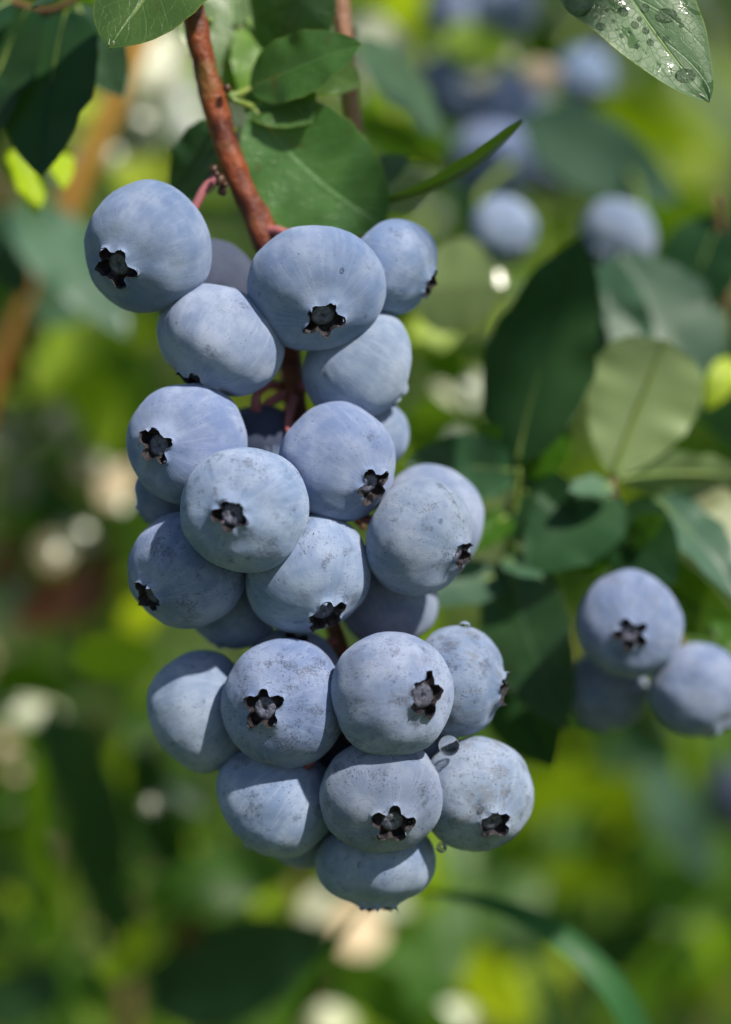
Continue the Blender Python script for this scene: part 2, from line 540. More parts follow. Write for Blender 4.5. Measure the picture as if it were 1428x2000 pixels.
def foliage_mass(name, label, n, sampler, mats, size, seed, nrm_bias=(0, -0.3, 0.6)):
    rng = random.Random(seed)
    tmpl_t = [0, 0.18, 0.45, 0.75, 1.0]
    verts, faces, idx, uvs = [], [], [], []
    for k in range(n):
        c = sampler(rng)
        L = size * rng.uniform(0.7, 1.25)
        d = Vector((rng.uniform(-1, 1), rng.uniform(-1, 1), rng.uniform(-0.9, 0.5))).normalized()
        nn = Vector((rng.uniform(-1, 1) + nrm_bias[0], rng.uniform(-1, 1) + nrm_bias[1], rng.uniform(-0.4, 1) + nrm_bias[2]))
        nn = (nn - d * nn.dot(d)).normalized()
        s = d.cross(nn)
        w = L * rng.uniform(0.40, 0.52)
        base = len(verts)
        for t in tmpl_t:
            hw = w * 0.5 * max(leaf_profile(t), 0.02)
            p = c + d * (L * (t - 0.5)) - nn * (L * 0.25 * (t - 0.5) ** 2)
            for v in (-1, 0, 1):
                verts.append(p + s * (hw * v) + nn * (0.15 * hw * abs(v)))
                uvs.append((t, (v + 1) / 2))
        m = rng.choices(range(len(mats)), weights=[x[1] for x in mats])[0]
        for i in range(len(tmpl_t) - 1):
            for j in range(2):
                q = base + i * 3 + j
                faces.append((q, q + 1, q + 4, q + 3))
                idx.append(m)
    o = mesh_obj(name, verts, faces, [x[0] for x in mats], uvs=uvs, mat_idx=idx)
    o['kind'] = 'stuff'
    o['label'] = label
    return o

def bush_sampler(rng):
    # the same bush, well behind the fruit
    while True:
        dz = rng.uniform(470, 950)
        px = rng.uniform(-900, 2300)
        py = rng.uniform(-1300, 2600)
        q = mnoise.noise(Vector((px / 420, py / 420, dz / 260)))
        if q > -0.05:
            return P(px, py, dz)

def row_sampler(rng):
    # the next row of bushes
    while True:
        p = Vector((rng.uniform(-2.2, 2.2), rng.uniform(1.9, 3.0), rng.uniform(0.02, 1.7)))
        if mnoise.noise(p * 1.8) > -0.12:
            return p

M_far = leaf_material('leaf_far', (0.022, 0.070, 0.005), (0.040, 0.105, 0.007), (0.07, 0.14, 0.02), (0.26, 0.52, 0.004), 0.42, 0.40, veins=False, simple=True, spec=.2)
M_far_lime = leaf_material('leaf_far_lime', (0.22, 0.36, 0.006), (0.30, 0.45, 0.008), (0.28, 0.40, 0.01), (0.5, 0.75, 0.01), 0.38, 0.40, veins=False, simple=True, spec=.2)
M_far_brown = leaf_material('leaf_far_brown', (0.22, 0.12, 0.05), (0.32, 0.20, 0.09), (0.3, 0.2, 0.1), (0.3, 0.2, 0.05), 0.2, 0.45, veins=False, simple=True)
foliage_mass('foliage', 'blurred green leaf mass deep inside the bush', 1500, bush_sampler,
             [(M_far, 7), (M_far_lime, 1.6), (M_far_brown, 0.8)], 0.048, 5)
foliage_mass('hedge_foliage', 'far row of sunlit bushes behind everything', 2600, row_sampler,
             [(M_far, 7), (M_far_lime, 1.2), (M_far_brown, 1)], 0.10, 8)

# ------------------------------------------------------------------ hero branch
zb = 13
branch = empty('fruiting_branch', P(560, 700, zb))
tag(branch, 'sharp reddish brown fruiting branch hanging down with the big berry cluster', 'branch')
bp = [(350, -60, 10), (376, 20, 10), (398, 120, 11), (424, 220, 12), (458, 330, 13), (503, 430, 14), (535, 510, 15), (556, 600, 16),
      (566, 700, 16), (578, 790, 16), (590, 880, 17), (606, 980, 19), (622, 1080, 20), (640, 1180, 20), (668, 1280, 19), (690, 1380, 17),
      (705, 1470, 16), (712, 1560, 15)]
BPTS = catmull([P(*b) for b in bp], 150)
rr = [x * px_at(12) for x in (24, 24, 23, 24, 24, 25, 24, 24, 23, 23, 22, 20, 18, 17, 17, 15, 12, 8)]
brad = interp(rr, 150)
for i, p in enumerate(BPTS):            # swellings at the nodes
    for (nx, ny, g, w) in ((436, 175, .18, .0020), (446, 335, .22, .0022), (520, 470, .25, .003), (565, 690, .1, .002)):
        q = P(nx, ny, 12)
        brad[i] *= 1 + g * math.exp(-((p - q).length / w) ** 2)
v, f, u = tube_geo(BPTS, brad, 24, 0.16, 3)
mesh_obj('stem', v, f, M_bark, branch, uvs=u, origin=branch.location)

def knob(parent, c, r, seed, mat, name='bud_scar', squash=(1, 1, 1)):
    bm = bmesh.new()
    bmesh.ops.create_icosphere(bm, subdivisions=2, radius=1)
    for vv in bm.verts:
        k = 1 + 0.45 * mnoise.noise(vv.co * 1.7 + Vector((seed, 0, 0)))
        vv.co = Vector((vv.co.x * squash[0], vv.co.y * squash[1], vv.co.z * squash[2])) * (r * k)
    me = bpy.data.meshes.new(name)
    bm.to_mesh(me)
    bm.free()
    me.materials.append(mat)
    me.polygons.foreach_set('use_smooth', [True] * len(me.polygons))
    o = bpy.data.objects.new(name, me)
    o.location = c - parent.location
    o.parent = parent
    COL.objects.link(o)
    return o

for i, (x, y, dz, r) in enumerate(((418, 330, 9, 9), (430, 352, 8, 12), (434, 372, 9, 10), (424, 340, 8, 7), (444, 172, 9, 9), (545, 468, 9, 12), (440, 360, 8, 6), (700, 1015, 12, 11), (708, 1030, 12, 8))):
    knob(branch, P(x, y, dz), r * px_at(), i * 3.1, M_bud)

# leaves on the hero branch: base px, tip px, depth base/tip, width px, upper-face normal (right, up, towards camera)
def bleaf(b, t, zb_, zt, w, n, mat, seed, root=branch, pet=None, rib=True, **kw):
    B, T = P(*b, zb_), P(*t, zt)
    return add_leaf(root, B, T, w * px_at((zb_ + zt) / 2), cv(*n), mat, seed, P(*pet) if pet else None,
                    M_greenstem if rib else None, **kw)

bleaf((492, 208), (752, 440), 16, 20, 245, (-0.10, 0.02, 0.95), M_leaf, 2, pet=(452, 195, 13), wave=0.026, fold=0.16, arc=0.03, sway=0.05, pb=.7)
bleaf((488, 172), (706, 84), 17, 10, 130, (-0.20, 0.10, 0.95), M_leaf, 3, pet=(447, 190, 13), wave=0.02, fold=0.18, arc=0.05, pb=.8)
bleaf((500, 150), (612, 238), 20, 14, 150, (0.10, -0.05, 0.95), M_leaf, 5, wave=0.02, fold=0.2, arc=0.06, pb=.75, rib=False)
bleaf((580, 130), (702, 168), 22, 17, 120, (0.20, 0.2, 0.95), M_leaf, 7, wave=0.02, fold=0.15, arc=0.05, pb=.8, rib=False)
bleaf((520, 30), (480, 200), 26, 22, 110, (0.30, 0.55, 0.7), M_leaf_young, 21, wave=0.02, fold=0.15, arc=0.05, pb=.8, rib=False)
bleaf((560, 70), (700, 62), 30, 34, 150, (0.2, 0.5, 0.7), M_leaf, 17, wave=0.03)
bleaf((500, 60), (590, -120), 28, 40, 160, (-0.3, 0.3, 0.8), M_leaf_dark, 18, wave=0.02)
bleaf((400, 60), (520, 160), 34, 30, 110, (0.3, 0.6, 0.55), M_leaf_lime, 19, pet=(410, 40, 14), wave=0.02)
bleaf((466, 188), (440, -120), 24, 30, 210, (0.1, 0.35, 0.85), M_leaf, 4, pet=(445, 180, 13), wave=0.02)
bleaf((540, 120), (640, -110), 24, 14, 210, (0.1, 0.55, 0.75), M_leaf_wet, 6, wave=0.02, arc=0.05)
bleaf((425, -150), (214, 94), 8, -2, 240, (-0.1, 0.50, 0.80), M_leaf, 8, pet=(372, -60, 9), wave=0.012, arc=0.06, fold=0.05, pb=.65)
bleaf((462, 250), (332, 385), 21, 28, 135, (-0.5, -0.1, 0.7), M_leaf_dark, 9, pet=(450, 255, 16), arc=0.05)
bleaf((540, 350), (650, 460), 24, 28, 120, (-0.3, 0.0, 0.9), M_leaf_dark, 10, pet=(470, 330, 16))
# curled leaf seen edge-on
bleaf((728, 392), (1018, 234), 22, 8, 95, (-0.42, 0.90, 0.0), M_leaf_young, 12, pet=(640, 430, 24), arc=-0.09, fold=0.12, curl=0.2, wave=0.004, pa=.8, pb=.6)
bleaf((745, 400), (862, 335), 42, 46, 95, (-.2, .1, -.9), M_leaf, 13, pet=(690, 440, 30), arc=0.02)
bleaf((700, 370), (800, 310), 34, 34, 80, (-.3, .4, .8), M_leaf_grey, 14, pet=(650, 420, 28))
# high leaves at the top left edge
bleaf((330, -70), (60, 14), 14, 6, 120, (-.2, 0.7, 0.6), M_leaf_dark, 15, pet=(352, -50, 10))

# second twig
twig = empty('twig', P(680, 120, 24))
tag(twig, 'thin pinkish brown twig running behind the leaves at the top', 'twig')
tp = catmull([P(x, y, z) for x, y, z in ((662, -60, 26), (668, 40, 26), (680, 150, 27), (692, 260, 28), (704, 370, 31), (712, 480, 36))], 40)
v, f, u = tube_geo(tp, interp([18 * px_at(26)] * 3 + [14 * px_at(26)], 40), 12, 0.08, 9)
mesh_obj('stem', v, f, M_bark_pale, twig, origin=twig.location)
bleaf((690, 90), (870, 270), 60, 75, 150, (0.35, 0.5, 0.75), M_leaf_grey, 20, root=twig, pet=(672, 60, 27), arc=0.04)

# ------------------------------------------------------------------ blueberries
def berry_mesh(seed, c, open_=1.0, lump=0.055, pr=1.0):
    rng = random.Random(seed)
    NTH = 90
    pts5 = [2 * math.pi * (k + rng.uniform(-0.16, 0.16)) / 5 for k in range(5)]
    amp5 = [rng.uniform(0.45, 1.35) for _ in range(5)]
    wid5 = [rng.uniform(0.44, 0.62) for _ in range(5)]
    rot = rng.uniform(0, 6.28)
    so = Vector((seed * 1.37, seed * 0.71, seed * 0.33))
    r0 = rng.uniform(0.235, 0.270) * open_
    def star(th):
        best = 0
        for p, am, wd in zip(pts5, amp5, wid5):
            dlt = abs((th - p - rot + math.pi) % (2 * math.pi) - math.pi)
            e = min(1.0, max(0.0, (wd - dlt) / 0.30))
            best = max(best, am * (e * e * (3 - 2 * e)) * (1 - 0.22 * min(1, dlt / 0.3)))
        return best
    p = rng.uniform(2.05, 2.35)
    def prof(r):
        return max(0.0, 1 - r ** p) ** (1 / p)
    rows = []
    # from the stalk pole to the equator and up to the rim
    for i in range(22):
        a = math.pi / 2 * i / 22
        rows.append(('low', math.sin(a)))
    for i in range(16):
        a = math.pi / 2 * i / 16
        rows.append(('up', 1 - (1 - math.cos(a)) * (1 - 0.40) if False else math.cos(a)))
    rows = [x for x in rows if not (x[0] == 'up' and x[1] < 0.42)]
    for x in (0.36, 0.31):
        rows.append(('up', x))
    rows += [('rim', 0.5), ('rim', 1.0), ('wall', 0.0), ('wall', 0.5), ('wall', 1.0)]
    disc = [0.185, 0.160, 0.11, 0.055, 0.035, 0.012]
    verts = []
    def skin_point(r, th, sign):
        z = prof(r) * c * sign
        if sign < 0:
            z += 0.10 * math.exp(-(r / 0.13) ** 2)
        else:
            z += -0.02 * math.exp(-((r - 0.46) / 0.14) ** 2) + 0.052 * math.exp(-((r - 0.27) / 0.085) ** 2)
        q = Vector((r * math.cos(th), r * math.sin(th), z))
        k = 1 + lump * 1.5 * mnoise.noise(q * 0.9 + so) + lump * 0.55 * mnoise.noise(q * 2.3 + so) + 0.006 * mnoise.noise(q * 7 + so)
        k += 0.010 * math.cos(5 * (th - rot)) * math.exp(-((r - 0.5) / 0.25) ** 2) * (1 if sign > 0 else 0)
        return q * k
    nskin = 0
    for kind, x in rows:
        for j in range(NTH):
            th = 2 * math.pi * j / NTH
            st = star(th)
            rs = r0 * (0.86 + 0.42 * st)
            if kind == 'low':
                q = skin_point(x, th, -1)
            elif kind == 'up':
                rr_ = x
                if x < 0.40:
                    rr_ = max(x, rs + 0.02 + (x - 0.31) * 0.5)
                q = skin_point(rr_, th, 1)
            elif kind == 'rim':
                q = skin_point(rs + 0.014 * (1 - x), th, 1)
                q.z += (0.022 + 0.014 * st) * x + 0.006
            else:
                rw = rs - 0.014 - 0.022 * x
                q = skin_point(rs, th, 1)
                dz = 0.015 + 0.014 * st - x * (0.085 + 0.13 * st)
                q = Vector((rw * math.cos(th), rw * math.sin(th), q.z + dz))
            verts.append(q)
    nr = len(rows)
    nskin_rows = nr - 3
    zc = skin_point(0.2, 0, 1).z
    tilt = Vector((rng.uniform(-.05, .05), rng.uniform(-.05, .05), 0))
    cverts = verts[(nskin_rows - 1) * NTH:]
    cv_rows = 4
    for k, r in enumerate(disc):
        for j in range(NTH):
            th = 2 * math.pi * j / NTH
            dz = (-0.100, -0.072, -0.062, -0.060, -0.075, -0.13)[k]
            q = Vector((r * math.cos(th), r * math.sin(th), zc + dz))
            q.z += q.dot(tilt) + 0.006 * mnoise.noise(q * 14 + so)
            cverts.append(q)
        cv_rows += 1
    verts = verts[:nskin_rows * NTH]
    def quads(n):
        fs = []
        for i in range(n - 1):
            for j in range(NTH):
                j2 = (j + 1) % NTH
                fs.append((i * NTH + j, i * NTH + j2, (i + 1) * NTH + j2, (i + 1) * NTH + j))
        return fs
    sf = quads(nskin_rows)
    cf = quads(cv_rows)
    cf.append(tuple(range((cv_rows - 1) * NTH, cv_rows * NTH)))
    # sepals: flaps on the star points
    seps = []
    for p5, am in zip(pts5, amp5):
        th0 = p5 + rot
        rs = r0 * (0.86 + 0.42 * am)
        tip_r = rs + rng.uniform(-0.045, 0.035)
        tip_h = rng.uniform(0.035, 0.085) * pr
        hw = rng.uniform(0.22, 0.34)
        sv, sfc = [], []
        zb_ = skin_point(rs, th0, 1).z
        nn = 6
        for side in (0, 1):
            for i in range(nn):
                t = i / (nn - 1)
                for j in range(5):
                    w = (j / 2 - 1)
                    hwid = hw * (1 - t ** 1.6 * 0.85)
                    th = th0 + w * hwid
                    r = (r0 * 1.02 + (rs - r0) * (1 - abs(w) * 0.75)) * (1 - t) + tip_r * t - 0.012 * side * (1 - 0.6 * t) + 0.006
                    h = 0.012 + tip_h * t * (1 - 0.25 * abs(w)) - 0.02 * (1 - t)
                    sv.append(Vector((r * math.cos(th), r * math.sin(th), zb_ + h)))
        for side in (0, 1):
            o = side * nn * 5
            for i in range(nn - 1):
                for j in range(4):
                    q = (o + i * 5 + j, o + i * 5 + j + 1, o + (i + 1) * 5 + j + 1, o + (i + 1) * 5 + j)
                    sfc.append(q if side == 0 else q[::-1])
        o = nn * 5
        ring = [i * 5 for i in range(nn)] + [(nn - 1) * 5 + j for j in range(1, 5)] + [i * 5 + 4 for i in range(nn - 2, -1, -1)]
        for a_, b_ in zip(ring, ring[1:]):
            sfc.append((a_, a_ + o, b_ + o, b_))
        seps.append((sv, sfc))
    return verts, sf, cverts, cf, seps

BERRIES = {}
def nearest_stem(p, lift):
    best, bi = 1e9, 0
    for i, q in enumerate(BPTS):
        d = (q - p).length + abs(i - lift) * 0
        if d < best:
            best, bi = d, i
    return bi

def make_berry(key, px, py, a, c, axis, dz, label, group='blueberries in the main cluster', wear=0.5, dust=0.0, bare_shade=-9.0, seed=None, pmat=None,
               attach=None, open_=1.0, cat='blueberry', lump=0.055, pr=1.0):
    seed = seed if seed is not None else sum(ord(ch) * (i + 3) for i, ch in enumerate(str(key))) % 997
    loc = P(px, py, dz)
    s = a * px_at(dz)
    ax = cv(*axis).normalized()
    root = empty('blueberry', loc)
    root.rotation_mode = 'QUATERNION'
    root.rotation_quaternion = ax.to_track_quat('Z', 'Y')
    root.scale = (s, s, s)
    tag(root, label, cat, group)
    vr = random.Random(seed * 7 + 1)
    sv, sf, cvv, cf, seps = berry_mesh(seed, c, open_ * vr.uniform(.86, 1.14), lump, pr * vr.uniform(.7, 1.7))
    sk = mesh_obj('skin', sv, sf, M_skin, root)
    sk['wear'] = wear
    sk['dust'] = dust
    sk['bare_shade'] = bare_shade
    ca = mesh_obj('calyx', cvv, cf, M_calyx, root)
    for v_, f_ in seps:
        n_out = len(f_)
        half = 20
        idx = [0 if i < half else 1 for i in range(n_out)]
        so = mesh_obj('sepal', v_, f_, [M_skin, M_sepal], ca, mat_idx=idx)
        so['wear'] = 0.6
        so['dust'] = dust
        so['bare_shade'] = -9.0
    if attach is not None:
        mw = Matrix.LocRotScale(loc, root.rotation_quaternion, Vector((s, s, s)))
        inv = mw.inverted()
        pole = loc - ax * (s * c * 0.86)
        if attach == 'stem':
            target = pole + Vector((0, 0, 0.006)) + ((BPTS[nearest_stem(pole, 0)] - pole).normalized() * 0.002)
            tgt = BPTS[nearest_stem(target, 0)]
        else:
            tgt = attach
        mid = pole - ax * min(0.004, (tgt - pole).length * 0.35)
        mid2 = tgt.lerp(mid, 0.45) + Vector((0, 0, 0.0008))
        pts = catmull([pole + ax * 0.0006, mid, mid2, tgt], 16)
        rad = interp([0.00085, 0.0006, 0.0006, 0.0008], 16)
        tv, tf, tu = tube_geo(pts, rad, 8, 0.1, seed)
        tv = [inv @ q for q in tv]
        mesh_obj('pedicel', tv, tf, pmat or M_pedicel, root)
    BERRIES[key] = (root, loc, s, ax, c)
    return root

# key: centre px, radius px, polar ratio, calyx px or axis, smallest depth (mm), wear, label
BL = [
 # front to back; K = calyx pixel, A = axis (right, up, towards camera)
 ('12', 480, 992, 126, .90, ('K', 458, 1005), -5, .75, 0, -9, 'frontmost pale blueberry facing the camera with its star calyx near its middle'),
 ('20', 767, 1356, 121, .92, ('K', 824, 1352), -3, .75, .25, -9, 'blueberry holding a clear water drop in its five pointed calyx'),
 ('25', 749, 1550, 120, .80, ('K', 766, 1597), -4, .75, .15, -9, 'speckled blueberry just above the lowest berry with a dark ragged calyx'),
 ('19', 554, 1374, 123, .92, ('K', 519, 1376), 1, .80, 0, -9, 'speckled blueberry left of the drop filled one with a grey calyx disc'),
 ('4', 618, 562, 133, .76, ('K', 632, 622), 2, .30, 0, -9, 'wide blueberry in front of the branch near the top with calyx low'),
 ('8', 657, 903, 117, .93, ('K', 722, 947), 3, .40, 0, -9, 'sunlit blueberry just below the bare stretch of branch, calyx at lower right'),
 ('14', 602, 1122, 125, .80, ('K', 634, 1193), 3, .60, 0, -9, 'wide blueberry tucked under the frontmost one with calyx at its bottom edge'),
 ('9', 366, 866, 118, .92, ('K', 315, 872), 3, .30, 0, -9, 'blueberry upper left of the frontmost one with a deep black star calyx'),
 ('1', 287, 482, 125, .92, ('K', 236, 526), 2, .10, 0, -9, 'topmost left blueberry hanging from a pink stalk, calyx at its lower left'),
 ('3', 431, 666, 123, .80, ('A', -.42, -.86, .28), 4, .30, 0, -9, 'blueberry below the topmost left one, its calyx just hidden at the bottom'),
 ('15', 817, 1050, 114, .84, ('K', 894, 1080), 3, .60, .1, -9, 'blueberry bulging right of the cluster middle with calyx on its right edge'),
 ('13', 367, 1114, 113, .93, ('K', 299, 1160), 4, .75, 0, -9, 'speckled blueberry lower left of the frontmost one with calyx on its left'),
 ('23', 927, 1550, 114, .90, ('K', 958, 1597), 5, .80, .9, -9, 'dusty blueberry lowest on the right with wet brown calyx'),
 ('24', 541, 1560, 119, .86, ('A', -.52, -.62, -.35), 5, .60, 0, -9, 'blueberry lower left in the bottom bunch with ragged calyx on its lower left outline'),
 ('22', 893, 1332, 110, .80, ('A', .92, -.16, .25), 6, .90, .8, -9, 'scuffed blueberry on the right of the drop filled one, calyx in profile'),
 ('26', 734, 1682, 118, .73, ('A', .06, -.97, .12), 4, .45, .1, -9, 'lowest blueberry of the cluster with calyx tip pointing down'),
 ('6', 700, 712, 113, .86, ('A', .70, -.50, -.45), 6, .25, 0, -9, 'blueberry right of the bare branch below the wide one'),
 ('5', 768, 520, 98, .84, ('K', 836, 556), 8, .35, 0, -9, 'smaller blueberry upper right behind the wide one with a dark calyx stub'),
 ('21', 397, 1388, 116, .80, ('A', -.80, -.35, -.45), 7, .45, 0, -9, 'upright oval blueberry standing out at the left of the lower bunch'),
 ('15b', 840, 1018, 106, .95, ('A', -.3, -.6, -.7), 9, .30, 0, -9, 'half hidden blueberry whose rim peeks out behind the right bulging one'),
 ('16', 757, 1170, 98, .92, ('A', .3, -.6, -.5), 10, .40, .2, -9, 'shaded blueberry under the right bulging one beside the red stalk'),
 ('17', 455, 1182, 88, .92, ('A', -.3, -.7, -.3), 10, .40, 0, -9, 'shaded blueberry showing its bottom below the speckled left one'),
 ('11', 330, 962, 70, .92, ('A', -.75, -.6, .1), 11, .20, 0, -9, 'small pale blueberry wedged behind the two berries on the left'),
 ('18', 570, 1318, 93, .92, ('A', .1, .5, .5), 11, .40, 0, -9, 'blueberry showing only its rounded top behind two speckled berries'),
 ('2', 402, 570, 102, .92, ('A', -.3, .1, -.8), 12, .20, 0, 1.6, 'shaded blueberry behind the two upper left berries'),  # navy tone is partly bare skin, partly painted shade
 ('10', 507, 862, 78, .90, ('A', .05, -.70, -.30), 14, .10, 0, .95, 'dark blueberry behind the branch showing its stalk end'),
 ('7', 724, 848, 76, .92, ('A', .3, -.3, -.7), 16, .10, 0, -9, 'small blueberry peeking out right behind the sunlit one'),
 ('27', 590, 1618, 80, .92, ('A', 0, -.4, -.8), 14, .30, 0, -9, 'blueberry showing a small sliver behind the bottom left berry'),
 ('29', 668, 1462, 62, .92, ('A', -.2, -.4, -.7), 13, .30, 0, .9, 'dark berry filling the gap between the four lower front berries'),
 ('28', 812, 1440, 80, .92, ('A', .3, -.2, -.7), 13, .30, 0, -9, 'blueberry hidden in the gap behind the big water drop'),
]
def solve_depths():
    placed = []
    out = {}
    for (k, cx, cy, a, c, ax, zmin, *_r) in BL:
        z = zmin
        for (x2, y2, a2, c2, z2) in placed:
            lat = math.hypot(cx - x2, cy - y2)
            need = 0.90 * (a * (0.5 + 0.5 * c) + a2 * (0.5 + 0.5 * c2))
            if lat < need:
                dzp = math.sqrt(need * need - lat * lat) * px_at(0) * 1000
                z = max(z, z2 + dzp)
        placed.append((cx, cy, a, c, z))
        out[k] = z
    return out
ZS = solve_depths()
print('DEPTHS', {k: round(v, 1) for k, v in ZS.items()})
for (k, cx, cy, a, c, ax, zmin, wear, dust, bare_shade, label) in BL:
    if ax[0] == 'K':
        x, y = (ax[1] - cx) / (c * a * 0.96), (cy - ax[2]) / (c * a * 0.96)
        m = math.hypot(x, y)
        if m > 0.97:
            x, y, m = x * 0.97 / m, y * 0.97 / m, 0.97
        axis = (x, y, math.sqrt(1 - m * m))
    else:
        axis = ax[1:]
    att = 'stem'
    if k == '1':
        att = P(424, 345, 10)
    if k in ('3', '2', '6', '15b'):
        att = None
    if k == '10':
        att = P(545, 755, 17)
    make_berry(k, cx, cy, a, c, axis, ZS[k], label, wear=wear, dust=dust, bare_shade=bare_shade, attach=att)

# right-hand blurred trio
g2 = 'blurred berries on the right'
make_berry('r1', 1227, 1219, 104, .92, (-.03, -.16, .98), 25, 'soft focus blueberry on the right facing the camera with dark calyx', g2, .5, .5, attach=P(1240, 1080, 42), pmat=M_greenstem)
make_berry('r3', 1362, 1346, 96, .92, (.45, -.80, .1), 29, 'soft focus blueberry cut by the right edge of the picture', g2, .4, .5, attach=P(1320, 1180, 44), pmat=M_greenstem)
make_berry('r2', 1184, 1350, 79, .95, (-.3, -.8, .2), 38, 'blurred mauve blueberry hanging half behind the right facing one', g2, .3, .8, attach=P(1230, 1180, 50), pmat=M_greenstem)
g3 = 'strongly blurred berries in the upper right background'
for i, (x, y, a, dz, lb) in enumerate((
    (982, 452, 66, 85, 'blurred sunlit oval berry above the big dark leaf'),
    (1205, 462, 76, 85, 'blurred sunlit round berry right of the oval one, behind the leaf tip'),
    (890, 170, 78, 150, 'dark blurred berry at the left of the upper background bunch'),
    (985, 215, 84, 153, 'dark blurred berry in the middle of the upper background bunch'),
    (960, 320, 84, 146, 'dark blurred berry low in the upper background bunch'),
    (1060, 310, 70, 161, 'dark blurred berry on the right of the upper background bunch'),
    (1140, 150, 60, 153, 'blurred mauve berry beside the wet leaf'),
    (985, 20, 62, 150, 'blurred pale berry at the top edge of the picture'),
    (880, 20, 52, 161, 'blurred berry at the top edge left of the pale one'),
    (1452, 1560, 75, 200, 'dark blurred berry at the right edge near the bottom'))):
    make_berry('b%d' % i, x, y, a, .9, (random.Random(i).uniform(-.6, .6), -.6, .5), dz, lb, g3, .1, 0, bare_shade=9.0 if i == 9 else -9.0, attach=P(x + 20, y - 130, dz + 25), pmat=M_greenstem)  # last berry coloured navy all over to stand in for shade

# ------------------------------------------------------------------ shoots with big blurred leaves
def shoot(px, label, stem_pts, r_px, stem_mat, leaves, name='blueberry_shoot', group=None, zk=1.0):
    px = (px[0], px[1], px[2] * zk)
    stem_pts = [(a_, b_, c_ * zk) for a_, b_, c_ in stem_pts]
    leaves = [(b, t, z1 * zk, z2 * zk, w, n, mat, kw) for (b, t, z1, z2, w, n, mat, kw) in leaves]
    root = empty(name, P(*px))
    tag(root, label, 'shoot', group)
    pts = catmull([P(*s) for s in stem_pts], 24)
    v, f, u = tube_geo(pts, interp([r_px * px_at(px[2]), r_px * 0.7 * px_at(px[2])], 24), 10, 0.08, px[0])
    mesh_obj('stem', v, f, stem_mat, root, origin=root.location)
    for k, (b, t, z1, z2, w, n, mat, kw) in enumerate(leaves):
        bleaf(b, t, z1, z2, w, n, mat, int(px[0]) + k * 7, root=root, **kw)
    return root

shoot((1195, 940, 70), 'blurred shoot on the right with a rounded pale leaf held upright',
      ((1480, 1420, 110), (1330, 1260, 90), (1225, 1090, 78), (1195, 935, 70)), 11, M_brownstem, [
    ((1195, 930), (1300, 665), 70, 66, 225, (-0.10, -0.25, -0.95), B_pale, dict(pa=.75, pb=.42, arc=0.02)),
    ((1205, 935), (1470, 930), 70, 80, 95, (-.05, .5, -.7), B_pale, {}),
    ((1200, 960), (1030, 1120), 72, 64, 190, (-.45, .10, .85), B_dark, {}),
    ((1205, 990), (1320, 1140), 74, 60, 150, (-.35, .15, .85), B_dark, {}),
    ((1210, 1040), (1150, 1120), 78, 70, 90, (-.4, .1, .8), B_green, {}),
    ((1280, 970), (1450, 1180), 78, 62, 110, (.0, .75, .6), B_grey, dict(fold=.35)),
    ((1215, 1100), (1450, 1240), 82, 76, 130, (-.2, .0, .9), B_green, {}),
    ((1200, 950), (1110, 960), 66, 60, 60, (-.1, .6, .7), B_grey, {}),
    ((1225, 1060), (1300, 1010), 66, 58, 62, (.1, .4, .8), B_green, {}),
    ((1330, 1000), (1430, 960), 84, 80, 60, (.2, .5, .7), B_wet_glint, {}),
    ((1250, 1120), (1160, 1190), 74, 60, 70, (-.3, .3, .85), B_grey, {}),
    ((1400, 1180), (1450, 1290), 80, 70, 70, (.1, .3, .9), B_green, {}),
], zk=0.58)
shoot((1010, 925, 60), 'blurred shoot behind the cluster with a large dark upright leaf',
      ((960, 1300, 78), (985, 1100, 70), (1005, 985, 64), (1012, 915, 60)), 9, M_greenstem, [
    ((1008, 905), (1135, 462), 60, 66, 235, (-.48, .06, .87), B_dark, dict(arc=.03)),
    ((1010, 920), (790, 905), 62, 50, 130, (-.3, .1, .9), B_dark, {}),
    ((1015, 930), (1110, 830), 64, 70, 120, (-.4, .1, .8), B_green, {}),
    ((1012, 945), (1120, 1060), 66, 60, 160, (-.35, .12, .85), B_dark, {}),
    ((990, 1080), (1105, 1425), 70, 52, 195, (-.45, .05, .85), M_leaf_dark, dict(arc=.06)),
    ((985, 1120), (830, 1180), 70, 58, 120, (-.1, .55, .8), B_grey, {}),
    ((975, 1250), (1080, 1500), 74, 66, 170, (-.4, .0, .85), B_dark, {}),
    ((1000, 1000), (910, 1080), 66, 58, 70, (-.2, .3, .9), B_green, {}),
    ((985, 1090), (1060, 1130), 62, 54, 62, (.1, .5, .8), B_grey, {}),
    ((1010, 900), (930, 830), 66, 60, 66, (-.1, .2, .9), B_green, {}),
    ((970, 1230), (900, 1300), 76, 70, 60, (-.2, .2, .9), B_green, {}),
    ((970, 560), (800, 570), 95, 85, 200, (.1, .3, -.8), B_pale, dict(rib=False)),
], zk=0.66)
shoot((1300, 560, 105), 'blurred shoot at the right edge with blue green leaves',
      ((1460, 1000, 125), (1430, 760, 118), (1420, 560, 110), (1400, 380, 105)), 9, M_brownstem, [
    ((1170, 770), (1200, 500), 108, 104, 210, (-.3, .3, .9), B_grey, {}),
    ((1360, 770), (1215, 490), 100, 110, 230, (.0, .40, .85), B_grey, {}),
    ((1420, 600), (1470, 900), 112, 100, 200, (-.5, -.1, .8), B_dark, {}),
    ((1410, 420), (1330, 640), 108, 108, 170, (-.5, -.1, .85), B_dark, {}),
    ((1400, 950), (1440, 1100), 100, 88, 90, (.25, .40, .88), B_wet_glint, {}),
    ((1430, 700), (1380, 800), 96, 90, 60, (.3, .6, .5), B_lime, {}),
], zk=0.62)
